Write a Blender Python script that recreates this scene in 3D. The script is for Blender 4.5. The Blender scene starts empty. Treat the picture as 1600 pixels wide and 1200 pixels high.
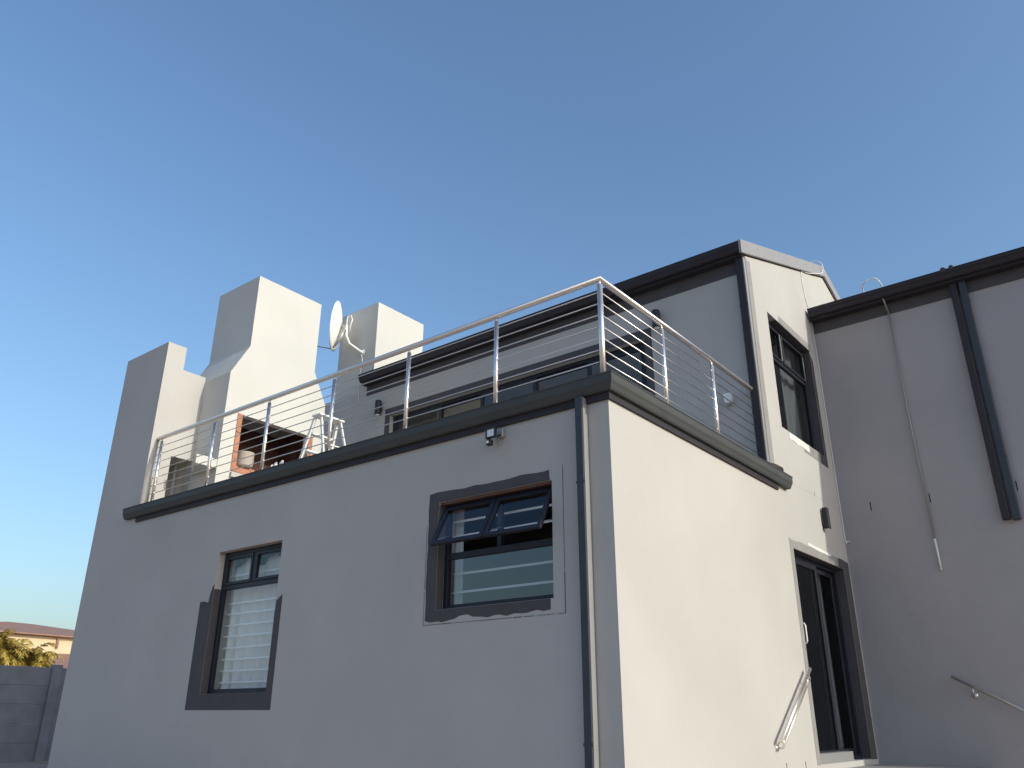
import bpy, bmesh, math, random
from mathutils import Vector, Matrix
random.seed(7)
S = bpy.context.scene
COL = S.collection

# ------------------------------------------------------------ camera, sky, sun
cam_d = bpy.data.cameras.new("camera"); cam = bpy.data.objects.new("camera", cam_d); COL.objects.link(cam)
S.camera = cam
cam.location = (3.238, -5.368, -1.128)
cam.rotation_euler = (1.9613, -0.003, 0.6677)
cam_d.sensor_width = 36.0; cam_d.lens = 36.0 * 1274.8 / 1600.0
cam_d.clip_start = 0.05; cam_d.clip_end = 3000
SUN = Vector((1.0, 0.068, 0.42)).normalized()
elev = math.asin(SUN.z); azim = math.atan2(SUN.x, SUN.y)
W = bpy.data.worlds.new("World"); S.world = W; W.use_nodes = True
nt = W.node_tree; nt.nodes.clear()
sky = nt.nodes.new("ShaderNodeTexSky"); sky.sky_type = 'NISHITA'; sky.sun_disc = False
sky.sun_elevation = elev; sky.sun_rotation = azim
sky.altitude = 0; sky.air_density = 1.38; sky.dust_density = 2.7; sky.ozone_density = 5.1
bg = nt.nodes.new("ShaderNodeBackground"); bg.inputs[1].default_value = 0.15
wo = nt.nodes.new("ShaderNodeOutputWorld")
nt.links.new(sky.outputs[0], bg.inputs[0]); nt.links.new(bg.outputs[0], wo.inputs[0])
sl = bpy.data.lights.new("sun", 'SUN'); sl.energy = 2.0; sl.angle = math.radians(0.5); sl.color = (0.97, 0.960, 0.82)
so = bpy.data.objects.new("sun", sl); COL.objects.link(so)
so.rotation_euler = (-SUN).to_track_quat('-Z', 'Y').to_euler()
S.view_settings.view_transform = 'Standard'; S.view_settings.look = 'None'
S.view_settings.exposure = 0.47; S.view_settings.gamma = 1.0

# ------------------------------------------------------------ materials
def mat(name, col, rough=0.8, metal=0.0, var=0.06, vscale=1.5, bump=0.0, bscale=60.0, spec=0.5, wave=0.0):
    m = bpy.data.materials.new(name); m.use_nodes = True
    n = m.node_tree; b = n.nodes['Principled BSDF']
    b.inputs['Roughness'].default_value = rough; b.inputs['Metallic'].default_value = metal
    b.inputs['Specular IOR Level'].default_value = spec
    tc = n.nodes.new('ShaderNodeTexCoord'); geo = n.nodes.new('ShaderNodeNewGeometry')
    nz = n.nodes.new('ShaderNodeTexNoise'); nz.inputs['Scale'].default_value = vscale; nz.inputs['Detail'].default_value = 5
    n.links.new(geo.outputs['Position'], nz.inputs['Vector'])
    mr = n.nodes.new('ShaderNodeMapRange'); mr.inputs[1].default_value = 0.3; mr.inputs[2].default_value = 0.7
    mr.inputs[3].default_value = 1 - var; mr.inputs[4].default_value = 1 + var
    n.links.new(nz.outputs['Fac'], mr.inputs[0])
    mx = n.nodes.new('ShaderNodeVectorMath'); mx.operation = 'SCALE'; mx.inputs[0].default_value = col[:3]
    n.links.new(mr.outputs[0], mx.inputs['Scale'])
    n.links.new(mx.outputs[0], b.inputs['Base Color'])
    if bump:
        nb = n.nodes.new('ShaderNodeTexNoise'); nb.inputs['Scale'].default_value = bscale; nb.inputs['Detail'].default_value = 6
        n.links.new(geo.outputs['Position'], nb.inputs['Vector'])
        bp = n.nodes.new('ShaderNodeBump'); bp.inputs['Strength'].default_value = bump; bp.inputs['Distance'].default_value = 0.01
        n.links.new(nb.outputs['Fac'], bp.inputs['Height']); last = bp
        if wave:      # broad trowel undulation under the fine grain
            nw = n.nodes.new('ShaderNodeTexNoise'); nw.inputs['Scale'].default_value = 2.2; nw.inputs['Detail'].default_value = 3
            n.links.new(geo.outputs['Position'], nw.inputs['Vector'])
            b2 = n.nodes.new('ShaderNodeBump'); b2.inputs['Strength'].default_value = wave; b2.inputs['Distance'].default_value = 0.035
            n.links.new(nw.outputs['Fac'], b2.inputs['Height']); n.links.new(bp.outputs[0], b2.inputs['Normal']); last = b2
        n.links.new(last.outputs[0], b.inputs['Normal'])
    return m

def glass_mat(name, tint=(0.75, 0.8, 0.82), boost=1.0):
    m = bpy.data.materials.new(name); m.use_nodes = True
    n = m.node_tree; n.nodes.clear()
    o = n.nodes.new('ShaderNodeOutputMaterial'); mx = n.nodes.new('ShaderNodeMixShader')
    t = n.nodes.new('ShaderNodeBsdfTransparent'); t.inputs[0].default_value = (*tint, 1)
    g = n.nodes.new('ShaderNodeBsdfGlossy'); g.inputs['Roughness'].default_value = 0.01
    f = n.nodes.new('ShaderNodeFresnel'); ge = n.nodes.new('ShaderNodeNewGeometry'); ir = n.nodes.new('ShaderNodeMapRange')
    ir.inputs[3].default_value = 1.5; ir.inputs[4].default_value = 1/1.5     # same reflectance on both faces of the pane
    n.links.new(ge.outputs['Backfacing'], ir.inputs[0]); n.links.new(ir.outputs[0], f.inputs[0])
    mu = n.nodes.new('ShaderNodeMath'); mu.operation = 'MULTIPLY'; mu.inputs[1].default_value = boost; mu.use_clamp = True
    n.links.new(f.outputs[0], mu.inputs[0]); n.links.new(mu.outputs[0], mx.inputs[0])
    n.links.new(t.outputs[0], mx.inputs[1]); n.links.new(g.outputs[0], mx.inputs[2]); n.links.new(mx.outputs[0], o.inputs[0])
    return m

M = dict(
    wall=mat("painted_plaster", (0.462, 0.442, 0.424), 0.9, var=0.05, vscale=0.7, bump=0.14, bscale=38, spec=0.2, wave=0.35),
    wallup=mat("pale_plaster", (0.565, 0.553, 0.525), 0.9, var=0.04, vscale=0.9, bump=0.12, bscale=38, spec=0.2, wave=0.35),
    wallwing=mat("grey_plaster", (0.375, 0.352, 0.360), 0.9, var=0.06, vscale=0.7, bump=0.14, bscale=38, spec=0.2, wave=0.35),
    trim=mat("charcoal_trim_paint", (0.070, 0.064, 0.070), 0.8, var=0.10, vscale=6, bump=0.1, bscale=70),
    trim_sunlit=mat("sunlit_trim_grey", (0.27, 0.255, 0.25), 0.85, var=0.08, vscale=8, bump=0.1),  # trim copy with sunlight in its colour; also a grey strip
    white_patch=mat("white_filler", (0.72, 0.70, 0.68), 0.9, var=0.05),
    gutter=mat("charcoal_gutter", (0.068, 0.072, 0.074), 0.6, var=0.06, vscale=3, spec=0.25),
    fascia=mat("dark_fascia", (0.034, 0.030, 0.038), 0.65, var=0.08, vscale=4, spec=0.3),
    pipe=mat("downpipe_paint", (0.036, 0.043, 0.056), 0.55, var=0.08, vscale=5),
    roof=mat("roof_sheet", (0.05, 0.05, 0.06), 0.45, var=0.06),
    barge=mat("barge_flashing", (0.28, 0.265, 0.265), 0.5, var=0.05, vscale=4),
    frame=mat("aluminium_frame", (0.015, 0.016, 0.026), 0.45, var=0.04, spec=0.35),
    steel=mat("brushed_steel", (0.84, 0.78, 0.74), 0.40, metal=1.0, var=0.03, vscale=30),
    rod=mat("steel_rod", (0.66, 0.62, 0.60), 0.32, metal=1.0, var=0.02),
    white=mat("white_paint", (0.80, 0.79, 0.76), 0.55, var=0.02),
    bar=mat("white_bar", (0.92, 0.93, 0.94), 0.5, var=0.02),
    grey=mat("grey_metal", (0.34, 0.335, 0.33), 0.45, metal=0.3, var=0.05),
    black=mat("black_plastic", (0.018, 0.018, 0.020), 0.45, var=0.03),
    enamel=mat("cream_enamel", (0.55, 0.48, 0.42), 0.5, var=0.04),
    lens=mat("lamp_lens", (0.75, 0.76, 0.78), 0.25, var=0.01),
    brick=mat("terracotta_brick", (0.42, 0.19, 0.12), 0.85, var=0.22, vscale=12, bump=0.2, bscale=40),
    soot=mat("sooty_firebrick", (0.085, 0.04, 0.035), 0.95, var=0.3, vscale=7, bump=0.2),
    inner=mat("interior_plaster", (0.65, 0.63, 0.60), 0.9, var=0.03),
    floor=mat("concrete_deck", (0.33, 0.31, 0.29), 0.9, var=0.1, vscale=3, bump=0.1),
    ground=mat("paving_sand", (0.36, 0.262, 0.20), 0.95, var=0.18, vscale=0.8, bump=0.3, bscale=20),
    lining=mat("timber_lining", (0.12, 0.06, 0.045), 0.6, var=0.15, vscale=10),
    board=mat("beige_board", (0.50, 0.46, 0.36), 0.8, var=0.05),
    boardb=mat("brown_board", (0.24, 0.18, 0.13), 0.8, var=0.08),
    precast=mat("precast_concrete", (0.24, 0.23, 0.23), 0.95, var=0.15, vscale=2.5, bump=0.3, bscale=25),
    cream=mat("cream_plaster", (0.62, 0.50, 0.34), 0.9, var=0.03),
    tile=mat("red_brown_tile", (0.30, 0.17, 0.13), 0.85, var=0.12, vscale=3, bump=0.3, bscale=8),
    trunk=mat("palm_trunk", (0.16, 0.11, 0.07), 0.95, var=0.2, vscale=10),
    slot=mat("dark_slot", (0.012, 0.011, 0.012), 0.9, var=0.0),
    crack=mat("hairline_joint", (0.10, 0.09, 0.09), 0.95, var=0.1, vscale=30),
    joint=mat("faint_joint", (0.38, 0.36, 0.345), 0.95, var=0.08, vscale=12),
    glass=glass_mat("window_glass", (0.96, 0.975, 0.98), 0.75),
    glassref=glass_mat("reflective_glass", (0.85, 0.87, 0.88), 1.9),
    glassdark=glass_mat("tinted_glass", (0.60, 0.62, 0.63), 0.6),
)
# leaves: light and dark blades
def leaf_mat(name, a, b):
    m = bpy.data.materials.new(name); m.use_nodes = True; n = m.node_tree; p = n.nodes['Principled BSDF']
    oi = n.nodes.new('ShaderNodeNewGeometry'); r = n.nodes.new('ShaderNodeValToRGB')
    r.color_ramp.elements[0].color = (*a, 1); r.color_ramp.elements[1].color = (*b, 1)
    n.links.new(oi.outputs['Random Per Island'], r.inputs[0]); n.links.new(r.outputs[0], p.inputs['Base Color'])
    p.inputs['Roughness'].default_value = 0.6
    return m
M['leaf'] = leaf_mat("frond_green_gold", (0.17, 0.12, 0.022), (0.60, 0.42, 0.08))
# lace curtain
def cloth_mat():
    m = bpy.data.materials.new("lace_curtain"); m.use_nodes = True; n = m.node_tree; n.nodes.clear()
    o = n.nodes.new('ShaderNodeOutputMaterial'); d = n.nodes.new('ShaderNodeBsdfDiffuse'); t = n.nodes.new('ShaderNodeBsdfTranslucent')
    d.inputs[0].default_value = (0.94, 0.93, 0.93, 1); t.inputs[0].default_value = (0.8, 0.8, 0.78, 1)
    x = n.nodes.new('ShaderNodeMixShader'); x.inputs[0].default_value = 0.2
    n.links.new(d.outputs[0], x.inputs[1]); n.links.new(t.outputs[0], x.inputs[2]); n.links.new(x.outputs[0], o.inputs[0])
    return m
M['cloth'] = cloth_mat()

# ------------------------------------------------------------ helpers
def tag(o, label=None, cat=None, group=None, kind=None):
    if label: o['label'] = label
    if cat: o['category'] = cat
    if group: o['group'] = group
    if kind: o['kind'] = kind
    return o
def thing(name, loc, label, cat, group=None):
    o = bpy.data.objects.new(name, None); COL.objects.link(o); o.location = loc
    o.empty_display_size = 0.1
    return tag(o, label, cat, group)

class B:
    """collects shapes in world coordinates into one mesh object"""
    def __init__(s): s.bm = bmesh.new()
    def box(s, x0, x1, y0, y1, z0, z1, bev=0.0):
        v = [s.bm.verts.new((x, y, z)) for x in (min(x0,x1), max(x0,x1)) for y in (min(y0,y1), max(y0,y1)) for z in (min(z0,z1), max(z0,z1))]
        fs = [s.bm.faces.new([v[i] for i in q]) for q in ((0,1,3,2),(4,6,7,5),(0,4,5,1),(2,3,7,6),(0,2,6,4),(1,5,7,3))]
        if bev:
            es = list({e for f in fs for e in f.edges})
            bmesh.ops.bevel(s.bm, geom=es, offset=bev, segments=1, affect='EDGES')
        return s
    def prism(s, pts, axis, a, b):
        """pts are 2-D in the plane without `axis`, extruded from a to b"""
        def mk(p, t):
            c = list(p); c.insert(axis, t); return s.bm.verts.new(c)
        A = [mk(p, a) for p in pts]; Bv = [mk(p, b) for p in pts]
        f1 = s.bm.faces.new(A); f2 = s.bm.faces.new(Bv[::-1]); n = len(pts)
        for i in range(n): s.bm.faces.new((A[i], Bv[i], Bv[(i+1) % n], A[(i+1) % n]))
        return s
    def tube(s, pts, r, seg=10, cap=True):
        pts = [Vector(p) for p in pts]; rings = []
        up = None
        for i, p in enumerate(pts):
            d = (pts[min(i+1, len(pts)-1)] - pts[max(i-1, 0)]).normalized()
            if up is None: up = Vector((0, 0, 1)) if abs(d.z) < 0.9 else Vector((1, 0, 0))
            a = d.cross(up).normalized(); b = a.cross(d).normalized(); up = b
            rr = r[i] if isinstance(r, (list, tuple)) else r
            rings.append([s.bm.verts.new(p + rr*(math.cos(t)*a + math.sin(t)*b)) for t in [2*math.pi*k/seg for k in range(seg)]])
        for i in range(len(rings)-1):
            for k in range(seg):
                f = s.bm.faces.new((rings[i][k], rings[i][(k+1) % seg], rings[i+1][(k+1) % seg], rings[i+1][k])); f.smooth = True
        if cap: s.bm.faces.new(rings[0][::-1]); s.bm.faces.new(rings[-1])
        return s
    def lathe(s, c, axis, prof, seg=24):
        """prof: list of (radius, distance along axis) ; c origin"""
        c = Vector(c); d = Vector(axis).normalized(); u = Vector((0,0,1)) if abs(d.z) < 0.9 else Vector((1,0,0))
        a = d.cross(u).normalized(); b = a.cross(d)
        rings = []
        for r, h in prof:
            if r < 1e-6: rings.append([s.bm.verts.new(c + d*h)])
            else: rings.append([s.bm.verts.new(c + d*h + r*(math.cos(t)*a + math.sin(t)*b)) for t in [2*math.pi*k/seg for k in range(seg)]])
        for A, C_ in zip(rings, rings[1:]):
            for k in range(seg):
                k2 = (k+1) % seg
                if len(A) == 1 and len(C_) == 1: continue
                if len(A) == 1: f = s.bm.faces.new((A[0], C_[k2], C_[k]))
                elif len(C_) == 1: f = s.bm.faces.new((A[k], A[k2], C_[0]))
                else: f = s.bm.faces.new((A[k], A[k2], C_[k2], C_[k]))
                f.smooth = True
        return s
    def wall(s, axis, p0, p1, us, zs, holes):
        """wall with openings: axis 0 -> plane x, us are y; axis 1 -> plane y, us are x. closed solid p0..p1 thick"""
        us = sorted(set(us) | {h[0] for h in holes} | {h[1] for h in holes}); zs = sorted(set(zs) | {h[2] for h in holes} | {h[3] for h in holes})
        solid = {}
        for i in range(len(us)-1):
            for j in range(len(zs)-1):
                cu, cz = (us[i]+us[i+1])/2, (zs[j]+zs[j+1])/2
                solid[i, j] = not any(h[0] < cu < h[1] and h[2] < cz < h[3] for h in holes)
        cache = {}
        def V(u, z, p):
            k = (u, z, p)
            if k not in cache: cache[k] = s.bm.verts.new((p, u, z) if axis == 0 else (u, p, z))
            return cache[k]
        for (i, j), ok in solid.items():
            if not ok: continue
            a, b, c, d = us[i], us[i+1], zs[j], zs[j+1]
            for p in (p0, p1): s.bm.faces.new((V(a,c,p), V(b,c,p), V(b,d,p), V(a,d,p)))
            for (ii, jj, q) in ((i-1, j, ((a,c),(a,d))), (i+1, j, ((b,c),(b,d))), (i, j-1, ((a,c),(b,c))), (i, j+1, ((a,d),(b,d)))):
                if not solid.get((ii, jj), False):
                    (u1,z1),(u2,z2) = q
                    s.bm.faces.new((V(u1,z1,p0), V(u2,z2,p0), V(u2,z2,p1), V(u1,z1,p1)))
        return s
    def sweep(s, path, prof, closed_ends=True):
        """sweep profile (outward, z) along 2-D path, outward is to the right of travel, mitred"""
        n = len(path); rings = []
        for i, p in enumerate(path):
            p = Vector(p)
            d0 = (p - Vector(path[i-1])).normalized() if i else None
            d1 = (Vector(path[i+1]) - p).normalized() if i < n-1 else None
            n0 = Vector((d0.y, -d0.x)) if d0 else None; n1 = Vector((d1.y, -d1.x)) if d1 else None
            if n0 is None: m = n1
            elif n1 is None: m = n0
            else: m = (n0+n1); m = m / m.dot(n0)
            rings.append([s.bm.verts.new((p.x+m.x*o, p.y+m.y*o, z)) for o, z in prof])
        k = len(prof)
        for A, C_ in zip(rings, rings[1:]):
            for j in range(k): s.bm.faces.new((A[j], A[(j+1)%k], C_[(j+1)%k], C_[j]))
        s.bm.faces.new(rings[0]); s.bm.faces.new(rings[-1][::-1])
        return s
    def obj(s, name, m, parent=None, label=None, smooth=False, origin=None):
        bmesh.ops.recalc_face_normals(s.bm, faces=s.bm.faces)
        me = bpy.data.meshes.new(name)
        off = Vector((0,0,0))
        if parent is not None:
            p = parent
            while p is not None: off += p.location; p = p.parent
        elif origin is not None: off = Vector(origin)
        bmesh.ops.translate(s.bm, verts=s.bm.verts, vec=-off)
        s.bm.to_mesh(me); s.bm.free()
        o = bpy.data.objects.new(name, me); COL.objects.link(o)
        if parent is not None: o.parent = parent
        else: o.location = off
        for mm in (m if isinstance(m, (list, tuple)) else [m]): me.materials.append(M[mm])
        if smooth: me.shade_smooth()
        if label: o['label'] = label
        return o

def ragged(pts, amps, step=0.07):
    """closed outline with an uneven brushed edge; amps per edge"""
    out = []
    for i, p in enumerate(pts):
        q = pts[(i+1) % len(pts)]; a = amps[i]; L = math.hypot(q[0]-p[0], q[1]-p[1]); nx, nz = -(q[1]-p[1])/L, (q[0]-p[0])/L
        out.append(p)
        if a:
            n = max(2, int(L/step)); w = 0
            for k in range(1, n):
                w = 0.6*w + random.uniform(-a, a)
                t = (k + random.uniform(-.3, .3))/n
                out.append((p[0]+(q[0]-p[0])*t + nx*w, p[1]+(q[1]-p[1])*t + nz*w))
    return out

# ------------------------------------------------------------ ground
bm = bmesh.new()
xs = [-400,-200,-100,-60,-40,-25,-16,-12,-9,-7.5,-6,-4.5,-3,-1.5,0,1.5,3,5,8,12,20,40,80,200,400]
ys = [-400,-200,-80,-40,-20,-12,-8,-6,-4,-2,0,2,4,6,8,12,20,40,80,200,400]
def gz(x, y):
    t = min(1, max(0, (x+6)/6.0)); t = t*t*(3-2*t)
    return -1.95 - 0.78*t
vv = [[bm.verts.new((x, y, gz(x, y))) for y in ys] for x in xs]
for i in range(len(xs)-1):
    for j in range(len(ys)-1): bm.faces.new((vv[i][j], vv[i+1][j], vv[i+1][j+1], vv[i][j+1]))
me = bpy.data.meshes.new("ground"); bm.to_mesh(me); bm.free(); me.shade_smooth()
g = bpy.data.objects.new("ground", me); COL.objects.link(g); me.materials.append(M['ground']); tag(g, kind='structure')

# ------------------------------------------------------------ house
H = thing("house", (0, 0, -2.0), "pale grey two-storey house with a roof terrace, chimneys and charcoal gutters", "house")
T = 0.23
Y2, WY, XT, XE = 3.48, 5.897, -7.404, -8.566
XW0 = -8.3
GP = [(0.0,1.362),(0.055,1.362),(0.066,1.376),(0.078,1.405),(0.090,1.425),(0.093,1.445),(0.093,1.488),(0.100,1.494),(0.100,1.502),(0.0,1.502)]
# front wall with its two windows
LW = (-5.339, -4.159, -0.88, 0.664); BW = (-1.853, -0.581, -0.24, 0.72)
B().wall(1, 0.0, T, [XT, 0], [-3.2, 1.395], [LW, BW]).obj("wall", 'wall', H, "shaded front wall below the terrace")
DR = (3.883, 5.65, -1.545, 0.685); UW = (4.031, 5.571, 2.183, 3.758)
# side wall, upper gable
B().wall(0, -T, 0.0, [T, 10.3], [-3.2, 1.395], [DR]).obj("wall", 'wall', H, "sunlit side wall beside the sliding door")
b = B(); b.wall(0, -T, 0.0, [Y2, 10.3], [1.395, 4.25], [UW])
b.obj("wall", 'wall', H, "sunlit upper side wall around the tall window")
RZ = lambda y: 4.25 + 0.355*(y-3.27) if y <= 6.82 else 4.25 + 0.355*(6.82-3.27) - 0.355*(y-6.82)
B().prism([(Y2,4.25),(10.3,4.25),(10.3,RZ(10.3)),(6.82,RZ(6.82)),(Y2,RZ(Y2))], 0, -T, 0.0).obj("gable", 'wall', H)
UD = (-6.37, -1.50, 1.50, 3.605)
B().wall(1, Y2, Y2+T, [XW0, -T], [1.30, 4.22], [UD]).obj("wall", 'wall', H, "shaded upper storey wall behind the terrace")
B().box(-7.0, -T, Y2, Y2+T, 4.22, 4.325).obj("wall_plate", 'fascia', H)
B().box(XW0, XW0+T, 0.29, 10.3, -3.2, 1.30).box(XW0, XW0+T, Y2+T, 10.3, 1.30, 4.22).obj("wall", 'wall', H, "far side wall")
B().box(XW0+T, -T, 10.3-T, 10.3, -3.2, 4.22).obj("wall", 'wall', H, "rear wall")
B().wall(1, Y2, Y2+T, [XW0+T, -T], [-3.2, 1.30], []).obj("partition", 'inner', H)
# slabs
B().box(XW0+T, -0.02-T, T, Y2, 1.28, 1.47).box(XT, -0.012, 0.012, T, 1.396, 1.47).box(-T, -0.012, T, Y2, 1.396, 1.47).obj("terrace_slab", 'floor', H)
B().box(XW0+T, -T, Y2+T, 10.3-T, 1.28, 1.47).obj("floor_slab", 'floor', H)
B().box(XW0+T, -T, T, Y2, -1.72, -1.56).box(XW0+T, -T, Y2+T, 10.3-T, -1.72, -1.56).obj("floor_slab", 'floor', H)
B().box(XW0+T, -T, Y2+T, 10.3-T, 4.0, 4.1).obj("ceiling", 'inner', H)
B().box(-7.6, -7.5, Y2+T, 10.0, 1.47, 4.0).box(-7.5, -T, 8.0, 8.1, 1.47, 4.0).obj("partition", 'inner', H)
# roof, barge boards, eave gutter
yr = 6.82
def slope(z0, t): return [(3.28, z0), (yr, z0+0.355*(yr-3.28)), (10.5, z0+0.355*(yr-3.28)-0.355*(10.5-yr)), (10.5, z0+t+0.355*(yr-3.28)-0.355*(10.5-yr)), (yr, z0+t+0.355*(yr-3.28)), (3.28, z0+t)]
r = B(); r.prism(slope(4.385, 0.04), 0, -7.02, 0.012)
for k in range(40):   # corrugation ribs on the front slope
    x = -6.95 + k*0.176
    r.prism([(3.285,4.425),(yr,4.425+0.355*(yr-3.285)),(yr,4.445+0.355*(yr-3.285)),(3.285,4.445)], 0, x, x+0.035)
roof = r.obj("roof", 'roof', H)
bg_ = B(); bg_.prism([(3.27,4.263),(yr,4.263+.355*(yr-3.27)),(yr,4.45+.355*(yr-3.27)),(3.27,4.45)], 0, 0.013, 0.045)
barge = bg_.obj("barge_board", 'barge', roof, "pale grey barge board on the front slope")
s = B()
for k in range(9):
    y = 3.45 + k*0.4; z = 4.375 + .355*(y-3.27); B().lathe((0.045, y, z), (1,0,0), [(0.008,0),(0.008,0.004),(0,0.005)], 8).obj("screw", 'grey', roof)
bg_ = B(); bg_.prism([(yr,4.263+.355*(yr-3.27)),(10.5,4.263+.355*(yr-3.27)-.355*(10.5-yr)),(10.5,4.45+.355*(yr-3.27)-.355*(10.5-yr)),(yr,4.45+.355*(yr-3.27))], 0, 0.0135, 0.043)
bg_.obj("barge_board", 'barge', roof, "pale grey barge board on the rear slope")
EG = [(0,4.315),(0.05,4.315),(0.062,4.33),(0.075,4.37),(0.085,4.385),(0.088,4.40),(0.088,4.43),(0.094,4.436),(0.094,4.444),(0,4.444)]
B().sweep([(-7.02, 3.365), (0.012, 3.365)], EG).obj("gutter", 'fascia', H, "dark eave gutter under the upper roof")
B().box(-7.02, 0.0, 3.365, Y2-0.001, 4.28, 4.312).obj("soffit", 'fascia', H)
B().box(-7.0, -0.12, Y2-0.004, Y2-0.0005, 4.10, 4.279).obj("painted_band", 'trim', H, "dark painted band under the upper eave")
# upper downpipe and strip
def pipe(x0, x1, y0, y1, ztop, zbot, name, m='pipe', brs=()):
    p = B().box(x0, x1, y0, y1, zbot, ztop, 0.008).obj(name, m, H)
    for z in brs: B().box(x0-0.002, x1+0.002, y0-0.002, y1, z, z+0.02).obj("bracket", m, p)
    return p
pipe(-0.108, -0.004, Y2-0.078, Y2-0.004, 4.30, 1.55, "downpipe", 'fascia', (2.2, 3.6))
B().box(-0.0035, -0.0005, Y2-0.070, Y2-0.006, 1.60, 4.30).obj("side_highlight", 'grey', None or H)  # thin grey strip added as the sunlit highlight on the pipe side
B().box(0.0005, 0.003, Y2+0.0, Y2+0.135, 1.56, 4.29).obj("painted_band", 'trim_sunlit', H, "grey strip beside the upper downpipe")
B().tube([(-0.05, Y2-0.04, 1.62), (-0.03, Y2-0.05, 1.56), (0.03, Y2+0.03, 1.54), (0.05, Y2+0.16, 1.53)], 0.045, 10).obj("downpipe_shoe", 'fascia', H)
# terrace gutter
B().sweep([(XT-0.243, 0.0), (0.0, 0.0), (0.0, 3.885)], GP).obj("gutter", 'gutter', H, "charcoal gutter around the roof terrace")
B().sweep([(XT, -0.001), (0.001, -0.001), (0.001, 3.60)], [(0,1.30),(0.022,1.30),(0.022,1.361),(0,1.361)]).obj("fascia", 'fascia', H)
# front corner downpipe
dp = pipe(-0.283, -0.206, -0.080, -0.004, 1.361, -2.7, "downpipe", 'pipe', (0.62, -1.3))
B().box(-0.2055, -0.2025, -0.072, -0.008, -2.7, 1.345).obj("side_highlight", 'grey', dp, "side of the corner downpipe, sunlight painted on as paler grey")  # pale strip stands in for sunlight on this side of the pipe
# tower at the far left end and low wall behind
B().box(XE, XT, 0.0, 0.29, -3.2, 3.975).obj("tower", 'wall', H, "tall narrow wall tower at the left end")
B().wall(0, XT-0.2, XT, [0.29, 0.66], [1.30, 3.62], [(0.325, 0.655, 1.50, 2.31)]).box(-8.1, XT-0.2, 0.291, 0.66, 2.311, 3.62).box(-8.1, -8.0, 0.291, 0.66, 1.30, 2.31).box(-8.0, XT-0.2, 0.291, 0.324, 1.30, 2.31).box(-8.0, -7.834, 0.63, 0.66, 1.30, 2.31).obj("parapet_or_blocker", 'wall', H)
B().box(-8.3, -8.07, 2.42, Y2-0.001, 1.301, 3.12).obj("parapet_or_blocker", 'wallup', H)  # unseen wall added to keep sun off the boundary wall
# barbecue chimney
XC = -6.75
c = B(); c.wall(0, XC-0.12, XC, [0.66, 2.413], [1.40, 3.55], [(0.95, 2.148, 2.18, 2.965), (0.90, 2.20, 1.62, 2.01)])
c.box(-7.83, XC-0.12, 0.66, 0.80, 1.40, 3.55); c.box(-7.83, XC-0.12, 2.27, 2.413, 1.40, 3.55); c.box(-7.83, -7.70, 0.80, 2.27, 1.40, 3.55)
c.prism([(0.66,3.55),(2.413,3.55),(2.14,4.045),(2.14,5.265),(0.925,5.265),(0.925,4.06)], 0, -7.83, XC)
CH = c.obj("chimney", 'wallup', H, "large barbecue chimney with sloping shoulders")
B().box(-7.69, XC-0.121, 0.81, 2.26, 2.08, 2.178).obj("hearth", 'brick', CH)
B().box(-7.69, -7.60, 0.81, 2.26, 2.18, 3.1).box(-7.60, XC-0.121, 0.805, 0.835, 2.18, 3.1).box(-7.60, XC-0.121, 2.235, 2.265, 2.18, 3.1).obj("fire_lining", 'soot', CH)
f = B()
for (y0, y1, z0, z1) in ((0.872, 0.949, 2.10, 2.97), (2.149, 2.225, 2.10, 2.97), (0.949, 2.149, 2.10, 2.179)):
    L = max(y1-y0, z1-z0); n = max(1, int(L/0.22))
    for k in range(n):
        if z1-z0 > y1-y0: f.box(XC-0.1, XC+0.016, y0, y1, z0+(z1-z0)*k/n+0.004, z0+(z1-z0)*(k+1)/n-0.004, 0.003)
        else: f.box(XC-0.1, XC+0.016, y0+(y1-y0)*k/n+0.004, y0+(y1-y0)*(k+1)/n-0.004, z0, z1, 0.003)
f.obj("brick_surround", 'brick', CH)
B().box(-7.2, XC-0.14, 0.86, 0.97, 2.18, 2.36, 0.004).box(-7.0, XC-0.14, 0.975, 1.36, 2.18, 2.25, 0.004).obj("fire_bricks", 'brick', CH)
B().box(XC+0.001, XC+0.05, 0.87, 2.3, 2.015, 2.085).obj("shelf", 'wall', CH)
# counter left of chimney
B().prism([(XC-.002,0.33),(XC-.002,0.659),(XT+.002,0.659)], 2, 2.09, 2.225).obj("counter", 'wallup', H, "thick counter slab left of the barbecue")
# second chimney on the upper storey
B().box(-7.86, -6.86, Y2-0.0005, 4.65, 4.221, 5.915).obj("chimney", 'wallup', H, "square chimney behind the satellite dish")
# wing on the right
WX = 8.5
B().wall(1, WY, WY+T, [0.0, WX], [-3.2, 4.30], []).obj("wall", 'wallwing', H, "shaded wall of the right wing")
B().box(WX-T, WX, WY+T, 11.7, -3.2, 4.30).box(0.0, WX-T, 11.7-T, 11.7, -3.2, 4.30).obj("wall", 'wall', H, "end walls of the right wing")
B().prism([(WY,4.30),(11.7,4.30),(8.8,5.32)], 0, WX-T, WX).obj("gable", 'wall', H)
r = B(); r.prism([(5.67,4.40),(8.8,5.495),(11.9,4.40),(11.9,4.43),(8.8,5.53),(5.67,4.43)], 0, 0.05, WX+0.1)
r.prism([(5.655,4.43),(5.9,4.515),(5.9,4.54),(5.655,4.455)], 0, 1.93, 1.975); r.prism([(5.655,4.43),(5.9,4.515),(5.9,4.55),(5.655,4.465)], 0, 1.83, 1.90)
r.tube([(1.86, 5.64, 4.448), (1.86, 6.2, 4.65)], 0.035, 8); r.tube([(1.96, 5.64, 4.453), (1.96, 6.2, 4.65)], 0.03, 8)
r.obj("roof", 'roof', H)
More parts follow.
